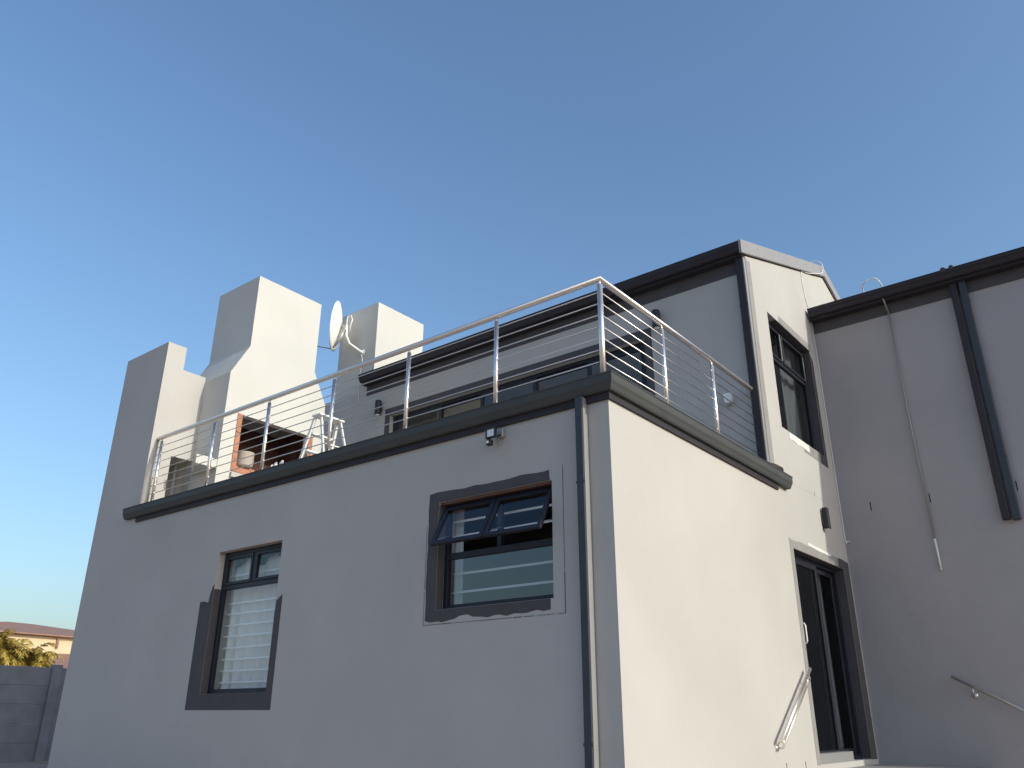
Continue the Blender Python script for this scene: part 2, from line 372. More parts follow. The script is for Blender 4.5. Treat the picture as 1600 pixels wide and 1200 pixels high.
B().sweep([(0.03, 5.76), (WX+0.1, 5.76)], [(0,4.335),(0.05,4.335),(0.065,4.35),(0.08,4.39),(0.10,4.41),(0.10,4.445),(0.107,4.45),(0.107,4.457),(0,4.457)]).obj("gutter", 'fascia', H, "dark eave gutter of the right wing")
B().box(0.02, WX, 5.76, WY-0.004, 4.30, 4.334).obj("soffit", 'fascia', H)
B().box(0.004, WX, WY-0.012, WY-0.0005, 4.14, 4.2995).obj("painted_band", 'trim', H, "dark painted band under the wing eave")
pipe(1.868, 1.955, WY-0.085, WY-0.013, 4.33, 1.10, "downpipe", 'fascia', (3.4,))
pipe(1.975, 2.065, WY-0.078, WY-0.013, 4.33, 1.085, "downpipe", 'pipe', (1.85, 4.0))
# weep slots and joints
for x in (0.395, 1.12, 2.09, 3.4, 4.7): B().box(x-0.006, x+0.006, WY-0.002, WY-0.0004, 1.44, 1.56).obj("weep_slot", 'slot', H)
for x in (-6.02, -5.45, -4.93, -4.30): B().box(x-0.005, x+0.005, -0.002, -0.0004, -1.80, -1.70).obj("weep_slot", 'slot', H)
for y in (2.95, 3.45): B().box(0.0004, 0.002, y-0.005, y+0.005, -1.62, -1.50).obj("weep_slot", 'slot', H)
B().box(0.0004, 0.0015, 4.9, 4.912, 1.50, 1.56).obj("weep_slot", 'crack', H)
B().box(0.10, WX, WY-0.0012, WY-0.0004, 1.497, 1.503).obj("joint_line", 'joint', H)
B().box(0.0004, 0.0012, 3.95, 5.85, 1.497, 1.501).obj("joint_line", 'joint', H)

# --- windows -------------------------------------------------
def frame_bars(b, axis, p0, p1, u0, u1, z0, z1, w):
    def bx(ua, ub, za, zb):
        if axis == 1: b.box(ua, ub, p0, p1, za, zb, 0.003)
        else: b.box(p0, p1, ua, ub, za, zb, 0.003)
    bx(u0, u0+w, z0, z1); bx(u1-w, u1, z0, z1); bx(u0+w, u1-w, z0, z0+w); bx(u0+w, u1-w, z1-w, z1)
    return b
def pane(axis, p, u0, u1, z0, z1, parent, m='glass'):
    b = B()
    if axis == 1: b.box(u0, u1, p, p+0.005, z0, z1)
    else: b.box(p-0.005, p, u0, u1, z0, z1)
    return b.obj("pane", m, parent)

# tall lower-left window
wb = frame_bars(B(), 1, 0.085, 0.135, LW[0]+.001, LW[1]-.001, LW[2]+.001, LW[3]-.001, 0.05)
wb.box(LW[0]+.051, LW[1]-.051, 0.088, 0.133, 0.235, 0.285, 0.003); wb.box(-4.775, -4.725, 0.088, 0.133, 0.286, LW[3]-.052, 0.003)
win = wb.obj("window", 'frame', H, "tall window with white bars and lace curtain")
pane(1, 0.11, LW[0]+.045, LW[1]-.045, LW[2]+.045, 0.24, win)
for a, c_ in ((LW[0]+.052, -4.776), (-4.724, LW[1]-.052)):
    s_ = frame_bars(B(), 1, 0.078, 0.118, a, c_, 0.287, LW[3]-.053, 0.034).obj("sash", 'frame', win)
    pane(1, 0.10, a+.03, c_-.03, 0.315, LW[3]-.085, win)
for z in (0.412, 0.095, -0.0225, -0.147, -0.267, -0.3925, -0.515, -0.637, -0.757):
    B().box(LW[0]-0.02, LW[1]+0.02, 0.20, 0.204, z-0.009, z+0.009).obj("burglar_bar", 'bar', win)
# paint around it
P = ragged([(-5.585,-1.04),(-4.058,-1.045),(-4.055,0.08),(-4.150,0.02),(LW[1]+.001,-0.1),(LW[1]+.001,LW[2]-.001),(LW[0]-.001,LW[2]-.001),(LW[0]-.001,0.30),(-5.37,0.28),(-5.42,0.10),(-5.585,0.12)], [0,0,.01,.01,0,0,0,.004,.008,.01,0])
B().prism(P, 1, -0.003, -0.0004).obj("painted_band", 'trim', H, "dark unfinished paint band around the tall window")
B().box(LW[0]+0.0004, LW[0]+0.002, 0.001, 0.084, LW[2]+.002, 0.25).obj("painted_band", 'trim', H)
# wide window with open sashes
wb = frame_bars(B(), 1, 0.09, 0.14, BW[0]+.001, BW[1]-.001, BW[2]+.001, BW[3]-.001, 0.045)
wb.box(BW[0]+.046, BW[1]-.046, 0.092, 0.138, 0.205, 0.26, 0.003); wb.box(-1.24, -1.195, 0.092, 0.138, 0.261, BW[3]-.047, 0.003)
win = wb.obj("window", 'frame', H, "wide window with two sashes tilted open")
pane(1, 0.115, BW[0]+.04, BW[1]-.04, BW[2]+.04, 0.21, win, 'glassref')
B().box(BW[0]+.001, BW[1]-.001, 0.02, 0.088, BW[3]-.022, BW[3]-.0005).obj("head_lining", 'lining', win)
hz, hy, ang, hh = BW[3]-.05, 0.085, math.radians(28), 0.43
for a, c_ in ((BW[0]+.03, -1.222), (-1.212, BW[1]-.025)):
    fb = frame_bars(B(), 1, -0.03, 0.0, a, c_, -hh, 0, 0.042)
    rot = Matrix.Rotation(-ang, 4, 'X')
    pb = B().box(a+.04, c_-.04, -0.017, -0.012, -hh+.04, -.04)
    for q in (fb, pb):
        bmesh.ops.transform(q.bm, matrix=Matrix.Translation((0, hy, hz)) @ rot, verts=q.bm.verts)
    sa = fb.obj("sash", 'frame', win); pb.obj("pane", 'glass', win)
    for xx in (a+0.01, c_-0.01): B().tube([(xx, 0.095, 0.42), (xx, -0.07, 0.36)], 0.006, 6).obj("stay_arm", 'grey', win)
for z in (0.09, -0.073, 0.569, 0.433):
    B().box(BW[0]-0.02, BW[1]+0.02, 0.20, 0.204, z-0.010, z+0.010).obj("burglar_bar", 'bar', win)
x0, x1, z0, z1 = -1.975, -0.60, -0.325, 0.81
P = ragged([(x0,z0),(-0.61,z0),(-0.61,BW[2]-.002),(BW[0]-.001,BW[2]-.002),(BW[0]-.001,BW[3]+.001),(-0.60,BW[3]+.001),(-0.605,z1),(x0,z1)], [.02,.012,0,0,0,.008,.006,.006])
B().prism(P, 1, -0.003, -0.0004).obj("painted_band", 'trim', H, "dark unfinished paint band around the wide window")
B().box(BW[0]+.0004, BW[0]+.002, 0.001, 0.088, BW[2]+.002, BW[3]-.024).obj("painted_band", 'trim', H)
cr = B(); t_ = 0.0022
def crack(ax, a, b_, fixed):
    u = a
    while u < b_:
        L = random.uniform(.08, .35); e = min(u+L, b_); w = random.choice([.0015,.002,.003])
        if random.random() < .85:
            if ax == 'x': cr.box(u, e, -0.0042, -0.0031, fixed-w, fixed+w)
            else: cr.box(fixed-w, fixed+w, -0.0042, -0.0031, u, e)
        u = e + random.uniform(.0, .03)
crack('z', -0.362, 0.83, -0.468); crack('x', -1.993, -0.468, -0.362); crack('z', -0.362, 0.80, -1.993)
cr.obj("joint_line", 'crack', H)

# upper side window
wx = -0.10
wb = frame_bars(B(), 0, wx-0.05, wx, UW[0]+.001, UW[1]-.001, UW[2]+.001, UW[3]-.001, 0.05)
wb.box(wx-0.048, wx-0.002, UW[0]+.051, UW[1]-.051, 3.215, 3.265, 0.003); wb.box(wx-0.048, wx-0.002, 4.66, 4.71, 3.266, UW[3]-.052, 0.003)
win = wb.obj("window", 'frame', H, "tall dark window high on the sunlit side wall")
pane(0, wx-0.02, UW[0]+.045, UW[1]-.045, UW[2]+.045, 3.22, win, 'glassdark')
for a, c_ in ((UW[0]+.052, 4.658), (4.712, UW[1]-.052)):
    frame_bars(B(), 0, wx-0.03, wx+0.012, a, c_, 3.267, UW[3]-.053, 0.035).obj("sash", 'frame', win)
    pane(0, wx-0.01, a+.03, c_-.03, 3.297, UW[3]-.083, win, 'glassdark')
B().box(wx+0.0125, wx+0.016, 4.63, 4.655, 3.30, 3.68).obj("sash_trim", 'grey', win)
B().box(wx+0.0125, wx+0.016, 5.48, 5.50, 3.29, 3.64).obj("sash_trim", 'grey', win)
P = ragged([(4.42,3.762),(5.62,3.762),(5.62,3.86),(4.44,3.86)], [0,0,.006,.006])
B().prism([(y, z) for y, z in P], 0, 0.0004, 0.003).obj("painted_band", 'trim_sunlit', H, "paint strip paled as sunlit, above the upper side window")  # sunlit head of the surround, sun put into the paler colour
B().prism([(5.573,3.70),(5.655,3.62),(5.64,2.03),(5.36,2.04),(5.36,2.18),(5.573,2.18)], 0, 0.0004, 0.0032).obj("painted_band", 'trim', H, "paint strip darkened as shade, right of the upper side window")  # shaded stretch of the surround, shade put into the dark colour
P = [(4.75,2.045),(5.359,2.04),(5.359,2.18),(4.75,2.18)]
B().prism(P, 0, 0.0004, 0.0032).obj("painted_band", 'trim_sunlit', H, "paint strip paled as sunlit, below the upper side window")  # sunlit stretch of the same surround, coloured paler for the sun
P = ragged([(4.25,2.08),(4.95,2.08),(4.95,2.175),(4.25,2.175)], [.02,.01,0,.01], .1)
B().prism(P, 0, 0.0033, 0.0045).obj("filler_patch", 'white_patch', H)

# sliding door
dx = -0.10
db = frame_bars(B(), 0, dx-0.09, dx, DR[0]+.001, DR[1]-.001, DR[2]+.001, DR[3]-.001, 0.05)
door = db.obj("door", 'frame', H, "tall dark sliding door behind the handrail")
def leaf(y0, y1, xo, nm="door_leaf"):
    l = frame_bars(B(), 0, xo-0.035, xo, y0, y1, DR[2]+.052, DR[3]-.052, 0.065).obj(nm, 'frame', door)
    pane(0, xo-0.014, y0+.06, y1-.06, DR[2]+.11, DR[3]-.11, door, 'glassdark'); return l
leaf(DR[0]+.052, 4.90, dx-0.004); leaf(4.80, DR[1]-.052, dx-0.046)
B().tube([(dx-0.003, 4.09, -0.33), (dx+0.04, 4.09, -0.33), (dx+0.05, 4.09, -0.31), (dx+0.05, 4.09, -0.14), (dx+0.04, 4.09, -0.12), (dx-0.003, 4.09, -0.12)], 0.011, 8).obj("door_handle", 'white', door)
B().box(dx+0.001, -0.001, DR[0]+.001, 4.98, DR[2]+.001, DR[2]+0.10).obj("door_track", 'grey', door)
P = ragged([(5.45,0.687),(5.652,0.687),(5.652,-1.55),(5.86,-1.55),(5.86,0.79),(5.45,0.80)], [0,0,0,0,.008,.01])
B().prism(P, 0, 0.0004, 0.003).obj("painted_band", 'trim', H, "paint band darkened as shade, right of the sliding door")  # shaded end of the door surround, shade painted in as darker trim
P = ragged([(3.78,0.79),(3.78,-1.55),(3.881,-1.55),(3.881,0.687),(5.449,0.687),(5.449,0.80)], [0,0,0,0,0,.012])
B().prism(P, 0, 0.0004, 0.003).obj("painted_band", 'trim_sunlit', H, "paint band paled as sunlit, around the sliding door")  # rest of the door surround, sunlight painted in as paler trim
P = ragged([(4.4,0.80),(5.2,0.78),(5.2,0.81),(4.4,0.83)], [.006,.006,.006,.006], .12)
B().prism(P, 0, 0.0033, 0.0042).obj("filler_patch", 'white_patch', H)
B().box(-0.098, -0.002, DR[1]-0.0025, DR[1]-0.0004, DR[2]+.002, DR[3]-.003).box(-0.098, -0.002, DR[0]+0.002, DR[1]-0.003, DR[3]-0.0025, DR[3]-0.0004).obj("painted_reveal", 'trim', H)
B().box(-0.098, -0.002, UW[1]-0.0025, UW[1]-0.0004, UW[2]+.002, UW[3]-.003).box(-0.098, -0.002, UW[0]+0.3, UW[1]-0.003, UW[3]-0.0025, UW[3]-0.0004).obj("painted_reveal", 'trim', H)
# landing and steps outside the door
st = B(); st.box(0.005, 1.25, 3.70, WY-.005, -3.2, -1.605)
for k in range(6): st.box(0.005, 1.25, 3.70-0.28*(k+1), 3.70-0.28*k, -3.2, -1.605-0.165*(k+1))
tag(st.obj("entrance_steps", 'floor', None, origin=(0.6, 3.7, -2.7)), "pale concrete landing and steps under the sliding door", "steps")

# upper terrace door
ub = frame_bars(B(), 1, Y2+0.08, Y2+0.14, UD[0]+.001, UD[1]-.001, UD[2]+.001, UD[3]-.001, 0.055)
udoor = ub.obj("door", 'frame', H, "wide dark sliding door opening on the terrace")
segs = [UD[0]+.056, -5.30, -4.42, -3.40, -2.45, UD[1]-.056]
for i in range(5):
    yo = Y2+0.085 + (0.028 if i % 2 else 0)
    frame_bars(B(), 1, yo, yo+0.025, segs[i]-(.03 if i else 0), segs[i+1]+(.03 if i < 4 else 0), UD[2]+.056, UD[3]-.056, 0.06).obj("door_leaf", 'frame', udoor)
    pane(1, yo+0.01, segs[i]+.03, segs[i+1]-.03, UD[2]+.11, UD[3]-.11, udoor)
P = [(-6.49,1.48),(-6.371,1.48),(-6.371,3.606),(-1.499,3.606),(-1.499,1.48),(-1.39,1.48),(-1.39,3.735),(-6.49,3.735)]
B().prism(P, 1, Y2-0.003, Y2-0.0004).obj("painted_band", 'trim', H, "dark paint band around the terrace door")

# ------------------------------------------------------------ curtains, boards behind glass
def curtain(x0, x1, y, z0, top, folds, amp, name, label, axis=1):
    bm_ = bmesh.new(); nx, nz = 90, 26; vs = []
    for i in range(nx+1):
        u = i/nx; x = x0+(x1-x0)*u; zt = top(u)
        row = []
        for j in range(nz+1):
            v = j/nz; a = amp*(0.5+0.5*(1-v)); yy = y + a*math.sin(folds*2*math.pi*u + 0.6*math.sin(5*u)) + 0.3*a*math.sin(folds*4.3*math.pi*u+v*2)
            z = z0+(zt-z0)*v
            row.append(bm_.verts.new((x, yy, z) if axis == 1 else (yy, x, z)))
        vs.append(row)
    for i in range(nx):
        for j in range(nz):
            f = bm_.faces.new((vs[i][j], vs[i+1][j], vs[i+1][j+1], vs[i][j+1])); f.smooth = True
    me = bpy.data.meshes.new(name); bm_.to_mesh(me); bm_.free(); o = bpy.data.objects.new(name, me); COL.objects.link(o)
    me.materials.append(M['cloth']); md = o.modifiers.new("thickness", 'SOLIDIFY'); md.thickness = 0.002
    return tag(o, label, "curtain")
curtain(-5.60, -4.10, 0.252, -1.05, lambda u: 0.55+0.05*math.cos(2*math.pi*u*3.0), 8, 0.030, "lace_curtain", "white lace curtain sagging behind the tall barred window")
curtain(5.12, 5.50, -0.26, -1.50, lambda u: 0.60, 3, 0.02, "door_curtain", "grey white curtain strip behind the side sliding door", axis=0)
curtain(4.98, 5.56, -0.26, 2.15, lambda u: 3.9, 3, 0.02, "window_curtain", "grey white curtain strip inside the upper side window", axis=0)
curtain(-1.93, -1.78, 0.26, -0.35, lambda u: 0.75, 1.5, 0.012, "narrow_curtain", "narrow white curtain edge inside the window with open sashes")
tag(B().box(-6.17, -5.36, Y2+0.32, Y2+0.345, 1.47, 3.50, 0.004).obj("brown_panel", 'boardb', None, origin=(-5.7, Y2+.33, 1.47)), "brown panel standing behind the left leaf of the terrace door", "panel")
tag(B().box(-6.30, -6.171, Y2+0.32, Y2+0.345, 1.47, 3.48, 0.004).obj("white_panel", 'board', None, origin=(-6.2, Y2+.33, 1.47)), "narrow pale panel at the left edge inside the terrace door", "panel")
tag(B().box(-5.15, -4.48, Y2+0.32, Y2+0.345, 1.47, 3.42, 0.004).obj("beige_panel", 'board', None, origin=(-4.8, Y2+.33, 1.47)), "beige panel standing behind the second leaf of the terrace door", "panel")

# ------------------------------------------------------------ terrace railing
R_ = thing("balcony_railing", (-3.7, 0.095, 1.47), "stainless steel railing with eight thin rods round the roof terrace", "railing")
RY, RX, RT = 0.095, -0.095, 2.50
h = B()
bmh = [(-7.40, RY), (RX, RY), (RX, Y2-0.01)]
def ring(cx, cy, cz, d, rr, seg=16):
    pass
# mitred round handrail
prof = [(0.029*math.cos(2*math.pi*k/14), RT+0.029*math.sin(2*math.pi*k/14)) for k in range(14)]
h.sweep(bmh, prof)
hr = h.obj("handrail", 'steel', R_)
for f_ in hr.data.polygons: f_.use_smooth = len(f_.vertices) == 4
zc = [2.37-0.1115*k for k in range(8)]
posts = [(x, RY) for x in (-7.285, -6.0, -4.85, -3.65, -2.46, -1.275, RX)] + [(RX, y) for y in (1.225, 2.34, 3.46)]
for i, (x, y) in enumerate(posts):
    p = B(); rad = 0.025 if i == 6 else 0.021
    p.tube([(x, y, 1.47), (x, y, RT-0.06)], rad, 16); p.tube([(x, y, RT-0.06), (x, y, RT-0.022)], [rad*0.55, rad*0.5], 12)
    p.lathe((x, y, 1.47), (0,0,1), [(0,0),(0.05,0),(0.05,0.008),(0.03,0.012)], 16)
    for z in zc:
        if y == RY and i < 6: p.tube([(x-0.031, y, z), (x+0.031, y, z)], 0.009, 8)
        elif i > 6: p.tube([(x, y-0.031, z), (x, y+0.031, z)], 0.009, 8)
    p.obj("post", 'steel', R_)
p = B().tube([(-7.40+0.004, RY, 1.52), (-7.40+0.004, RY, 2.46)], 0.012, 8).obj("wall_bracket", 'steel', R_)
for z in zc:
    B().tube([(-7.40, RY, z), (RX, RY, z)], 0.0056, 6).obj("rod", 'rod', R_)
    B().tube([(RX, RY, z), (RX, Y2-0.01, z)], 0.0056, 6).obj("rod", 'rod', R_)

# ------------------------------------------------------------ wall lamps
def up_lamp(x, z, label):
    t = thing("wall_lamp", (x, Y2, z), label, "wall lamp", "black cylinder lamps beside the terrace door")
    B().box(x-0.03, x+0.03, Y2-0.022, Y2-0.001, z-0.06, z+0.06, 0.004).obj("back_plate", 'black', t)
    B().lathe((x, Y2-0.075, z-0.125), (0,0,1), [(0.046,0.012),(0.052,0.0),(0.055,0.01),(0.055,0.24),(0.05,0.25),(0,0.25)], 20).obj("lamp_body", 'black', t)
    B().lathe((x, Y2-0.075, z-0.148), (0,0,1), [(0,0),(0.030,0.003),(0.040,0.024),(0,0.025)], 16).obj("lens", 'lens', t)
up_lamp(-6.60, 3.775, "black cylinder wall lamp left of the terrace door")
up_lamp(-1.265, 3.79, "black cylinder wall lamp right of the terrace door, behind the side handrail")
t = thing("wall_lamp", (0, 5.07, 1.26), "dark rectangular wall lamp above the side sliding door", "wall lamp")
B().box(0.001, 0.018, 5.02, 5.12, 1.15, 1.33, 0.003).obj("back_plate", 'black', t)
B().box(0.018, 0.085, 5.03, 5.11, 1.10, 1.37, 0.006).obj("lamp_body", 'fascia', t)
B().box(0.028, 0.075, 5.04, 5.10, 1.094, 1.0995).obj("lens", 'lens', t)

# floodlight with sensor
t = thing("floodlight", (-1.18, 0, 1.22), "small black floodlight with motion sensor on the front wall", "floodlight")
fx, fy, fz = (-1.245, -0.105, 1.222)
B().box(-1.235, -1.165, -0.045, -0.001, 1.19, 1.27, 0.006).obj("mount_box", 'grey', t)
B().tube([(-1.19, -0.045, fz-0.01), (-1.21, -0.06, fz-0.03), (fx+0.03, fy+0.012, fz-0.03)], 0.010, 8).obj("arm", 'black', t)
q = B(); frame_bars(q, 1, fy-0.018, fy+0.012, fx-0.055, fx+0.055, fz-0.048, fz+0.048, 0.014); q.box(fx-0.041, fx+0.041, fy-0.004, fy+0.012, fz-0.034, fz+0.034)
q.obj("lamp_head", 'black', t)
B().box(fx-0.0405, fx+0.0405, fy-0.010, fy-0.0045, fz-0.0335, fz+0.0335).obj("lens", 'lens', t)
sx_, sz_ = fx-0.025, fz-0.082
q = B(); q.box(sx_-0.024, sx_+0.028, fy-0.016, fy+0.028, sz_-0.028, sz_+0.025, 0.006); q.box(sx_-0.01, sx_+0.01, fy-0.005, fy+0.008, sz_+0.025, fz-0.048)
q.obj("sensor_body", 'black', t)
B().lathe((sx_-0.004, fy-0.014, sz_), (0,-1,0), [(0.014,0),(0.012,0.008),(0,0.012)], 12).obj("sensor_eye", 'lens', t)
B().tube([(-1.20, -0.012, 1.19), (-1.20, -0.03, 1.14), (-1.215, -0.03, 1.12), (-1.235, -0.03, 1.14), (-1.24, -0.035, 1.19)], 0.003, 6).obj("cable", 'grey', t)

t.location.x += 0.09

# alarm siren box on the terrace wall
t = thing("alarm_siren", (-0.40, Y2, 2.45), "small white alarm siren on the upper wall behind the side railing", "alarm siren")
B().prism([(-0.455,2.53),(-0.345,2.53),(-0.355,2.43),(-0.375,2.405),(-0.425,2.405),(-0.445,2.43)], 1, Y2-0.06, Y2-0.001).obj("siren_body", 'white', t)
B().lathe((-0.40, Y2-0.035, 2.372), (0,0,1), [(0,0),(0.022,0.002),(0.026,0.03),(0,0.0325)], 14).obj("sounder", 'grey', t)

# ------------------------------------------------------------ satellite dish
t = thing("satellite_dish", (-7.18, Y2, 5.0), "white satellite dish on a bent arm fixed to the rear chimney", "satellite dish")
n = Vector((-0.765, -0.640, 0.09)).normalized(); c0 = Vector((-7.56, 3.10, 5.49))
side = n.cross(Vector((0,0,1))).normalized(); upv = side.cross(n).normalized()
d = bmesh.new(); rings = []
for th in (0.0, 0.012):
    rr = []
    for k in range(9):
        r_ = k/8
        rr.append([d.verts.new(c0 + side*(0.43*r_*math.cos(a)) + upv*(0.47*r_*math.sin(a)) + n*(0.085*r_*r_ - 0.085 - th)) for a in [2*math.pi*i/32 for i in range(32)]] if k else [d.verts.new(c0 + n*(-0.085-th))])
    rings.append(rr)
for s_i, rr in enumerate(rings):
    for k in range(8):
        for i in range(32):
            j = (i+1) % 32
            f = d.faces.new((rr[0][0], rr[1][i], rr[1][j]) if k == 0 else (rr[k][i], rr[k+1][i], rr[k+1][j], rr[k][j])); f.smooth = True
for i in range(32): d.faces.new((rings[0][8][i], rings[0][8][(i+1)%32], rings[1][8][(i+1)%32], rings[1][8][i]))
bb = B(); bb.bm.free(); bb.bm = d; bb.obj("reflector", 'white', t)
back = c0 - n*0.11
bkt = B(); bkt.tube([back+upv*0.05+side*0.05, back-n*0.06-upv*0.02, back-n*0.10-upv*0.10], [0.04,0.05,0.03], 8)
bkt.tube([c0-n*0.03-upv*0.42, back-upv*0.22-n*0.02, back-upv*0.05-n*0.05], [0.02,0.05,0.05], 8); bkt.obj("bracket", 'grey', t)
m0 = Vector((-7.18, Y2-0.01, 4.985)); a1 = back-n*0.10-upv*0.05
B().tube([a1+Vector((0,0,0.10)), a1+Vector((0.01,0.0,-0.12)), a1+Vector((0.06,0.05,-0.28)), m0+Vector((-0.02,-0.06,0.02)), m0], 0.024, 10).lathe(m0+Vector((0,-0.012,0)), (0,1,0), [(0,0),(0.06,0),(0.06,0.02),(0,0.02)], 12).obj("mount_arm", 'white', t)
lo = c0-n*0.05-upv*0.46; tip = Vector((-7.76, 2.86, 5.08))+Vector((-0.12,-0.05,0.02))
B().tube([lo, lo+(tip-lo)*0.5+Vector((0,0,0.0)), tip], 0.010, 8).obj("feed_arm", 'grey', t)
B().tube([tip, tip+Vector((0.02,0.0,0.06)), tip+Vector((0.07,0.04,0.10))], [0.02,0.025,0.03], 8).obj("feed_horn", 'grey', t)
B().tube([a1+Vector((0,0,0.02)), a1+Vector((0.02,-0.02,0.14)), a1+Vector((0.05,-0.03,0.24)), a1+Vector((0.10,0.0,0.26)), a1+Vector((0.12,0.02,0.18)), a1+Vector((0.08,0.02,0.06)), a1+Vector((0.05,0.04,-0.05))], 0.011, 6).obj("cable", 'white', t)
B().tube([m0+Vector((-0.01,-0.02,-0.04)), m0+Vector((0.02,-0.01,-0.16)), m0+Vector((0.0,-0.008,-0.30)), m0+Vector((-0.03,-0.008,-0.48)), m0+Vector((-0.02,-0.008,-0.75)), m0+Vector((0.0,-0.008,-1.0))], 0.007, 6).obj("cable", 'white', t)

# ------------------------------------------------------------ cables and conduit
def cable(name, pts, r, label, cat, m='white', group=None, seg=6):
    # smooth the path (Catmull-Rom)
    P_ = [Vector(p) for p in pts]; out = []
    for i in range(len(P_)-1):
        p0, p1, p2, p3 = P_[max(i-1,0)], P_[i], P_[i+1], P_[min(i+2,len(P_)-1)]
        for k in range(6):
            t_ = k/6; out.append(0.5*((2*p1)+(-p0+p2)*t_+(2*p0-5*p1+4*p2-p3)*t_*t_+(-p0+3*p1-3*p2+p3)*t_**3))
    out.append(P_[-1])
    return tag(B().tube(out, r, seg).obj(name, m, None, origin=P_[0]), label, cat, group)
cable("roof_cable", [(-0.25,6.55,5.62),(-0.05,6.62,5.74),(0.07,6.66,5.68),(0.075,6.64,5.52),(0.06,6.45,5.40),(0.02,6.0,5.22),(0.010,5.72,5.10),(0.008,5.74,4.7),(0.006,5.86,4.40),(0.012,5.87,3.9),(0.012,5.87,3.1),(0.012,5.875,2.2),(0.012,5.875,1.14),(0.03,5.885,1.08),(0.07,5.888,1.07)], 0.0065, "thin white cable looping over the barge board and down the inner corner", "cable")
cable("roof_cable", [(0.78,6.0,4.53),(0.80,5.80,4.60),(0.86,5.66,4.60),(0.95,5.66,4.63),(1.03,5.66,4.61),(1.07,5.70,4.53),(1.07,5.9,4.50)], 0.008, "short white cable loop standing above the wing gutter", "cable")
t = thing("conduit", (1.06, WY, 0.6), "thin grey conduit pipe with white lower tip running down the wing wall", "conduit")
B().tube([(1.06, 5.868, 4.16), (1.065, 5.875, 2.5), (1.088, 5.878, 0.98)], 0.011, 8).tube([(1.05, 5.74, 4.335), (1.055, 5.80, 4.26), (1.06, 5.868, 4.16)], 0.011, 8).obj("upper_pipe", 'grey', t)
B().tube([(1.088, 5.876, 0.98), (1.095, 5.878, 0.59)], 0.013, 8).obj("lower_pipe", 'white', t)

# ------------------------------------------------------------ handrails
t = thing("stair_handrail", (0, 3.3, -1.0), "short sloping steel handrail on the sunlit wall beside the sliding door", "handrail", "steel stair handrails")
a, b_ = Vector((0.070, 3.72, -0.62)), Vector((0.070, 2.70, -1.31))
B().tube([a, b_], 0.018, 12).obj("rail", 'steel', t)
B().tube([a+(b_-a)*.03+Vector((0,0,-0.07)), b_+(a-b_)*.02+Vector((0,0,-0.07))], 0.010, 8).obj("lower_rod", 'steel', t)
for k in (0.12, 0.94):
    p = a+(b_-a)*k
    B().tube([p, p+Vector((0,0,-0.08)), p+Vector((-0.03,0,-0.10)), Vector((0.002, p.y, p.z-0.10))], 0.009, 8).lathe((0.001, p.y, p.z-0.10), (1,0,0), [(0,0),(0.03,0),(0.03,0.006),(0,0.008)], 12).obj("bracket", 'steel', t)
t = thing("stair_handrail", (1.6, WY, -1.2), "sloping steel handrail low on the shaded wing wall at the right edge", "handrail", "steel stair handrails")
a, b_ = Vector((0.99, 5.82, -0.64)), Vector((3.0, 5.82, -1.77))
B().tube([a, b_], 0.018, 12).obj("rail", 'steel', t)
for k in (0.10, 0.5, 0.92):
    p = a+(b_-a)*k
    B().tube([p, p+Vector((0,0,-0.08)), p+Vector((0,0.03,-0.10)), Vector((p.x, WY-0.002, p.z-0.10))], 0.009, 8).lathe((p.x, WY-0.001, p.z-0.10), (0,-1,0), [(0,0),(0.03,0),(0.03,0.006),(0,0.008)], 12).obj("bracket", 'steel', t)

# ------------------------------------------------------------ stepladder, pot, tools on the terrace
t = thing("stepladder", (-5.85, 1.85, 1.47), "white folding stepladder standing open beside the large chimney", "ladder")
top = 2.93
def stile(x0, y0, x1, y1, nm, w=0.05):
    a, b_ = Vector((x0, y0, 1.47)), Vector((x1, y1, top)); d_ = (b_-a); q = B()
    m = Vector((w/2, 0, 0)); u = Vector((0, w/3.0, 0)); vs = []
    for p in (a, b_): vs.append([q.bm.verts.new(p+sx*m+sy*u) for sx, sy in ((-1,-1),(1,-1),(1,1),(-1,1))])
    q.bm.faces.new(vs[0]); q.bm.faces.new(vs[1][::-1])
    for i in range(4): q.bm.faces.new((vs[0][i], vs[0][(i+1)%4], vs[1][(i+1)%4], vs[1][i]))
    return q.obj(nm, 'white', t)
L0, L1 = (-6.33, 1.48), (-6.33, 2.10); R0, R1 = (-5.37, 1.52), (-5.37, 2.06)
TL, TR = (-5.90, 1.60), (-5.90, 2.00); T2, T3 = (-5.80, 1.62), (-5.80, 1.98)
stile(*L0, *TL, "stile", 0.05); stile(*L1, *TR, "stile", 0.05); stile(*R0, *T2, "rear_leg", 0.035); stile(*R1, *T3, "rear_leg", 0.035)
for k in range(1, 6):
    f_ = k/6; z = 1.47+(top-1.47)*f_; x = L0[0]+(TL[0]-L0[0])*f_; y0 = L0[1]+(TL[1]-L0[1])*f_; y1 = L1[1]+(TR[1]-L1[1])*f_
    B().box(x-0.045, x+0.045, y0+0.017, y1-0.017, z-0.012, z+0.012).obj("tread", 'white', t)
for f_ in (0.3, 0.7):
    z = 1.47+(top-1.47)*f_; x = R0[0]+(T2[0]-R0[0])*f_; y0 = R0[1]+(T2[1]-R0[1])*f_; y1 = R1[1]+(T3[1]-R1[1])*f_
    B().tube([(x, y0, z), (x, y1, z)], 0.012, 8).obj("cross_bar", 'white', t)
B().box(-5.95, -5.76, 1.57, 2.03, top, top+0.03, 0.006).obj("top_tray", 'white', t)

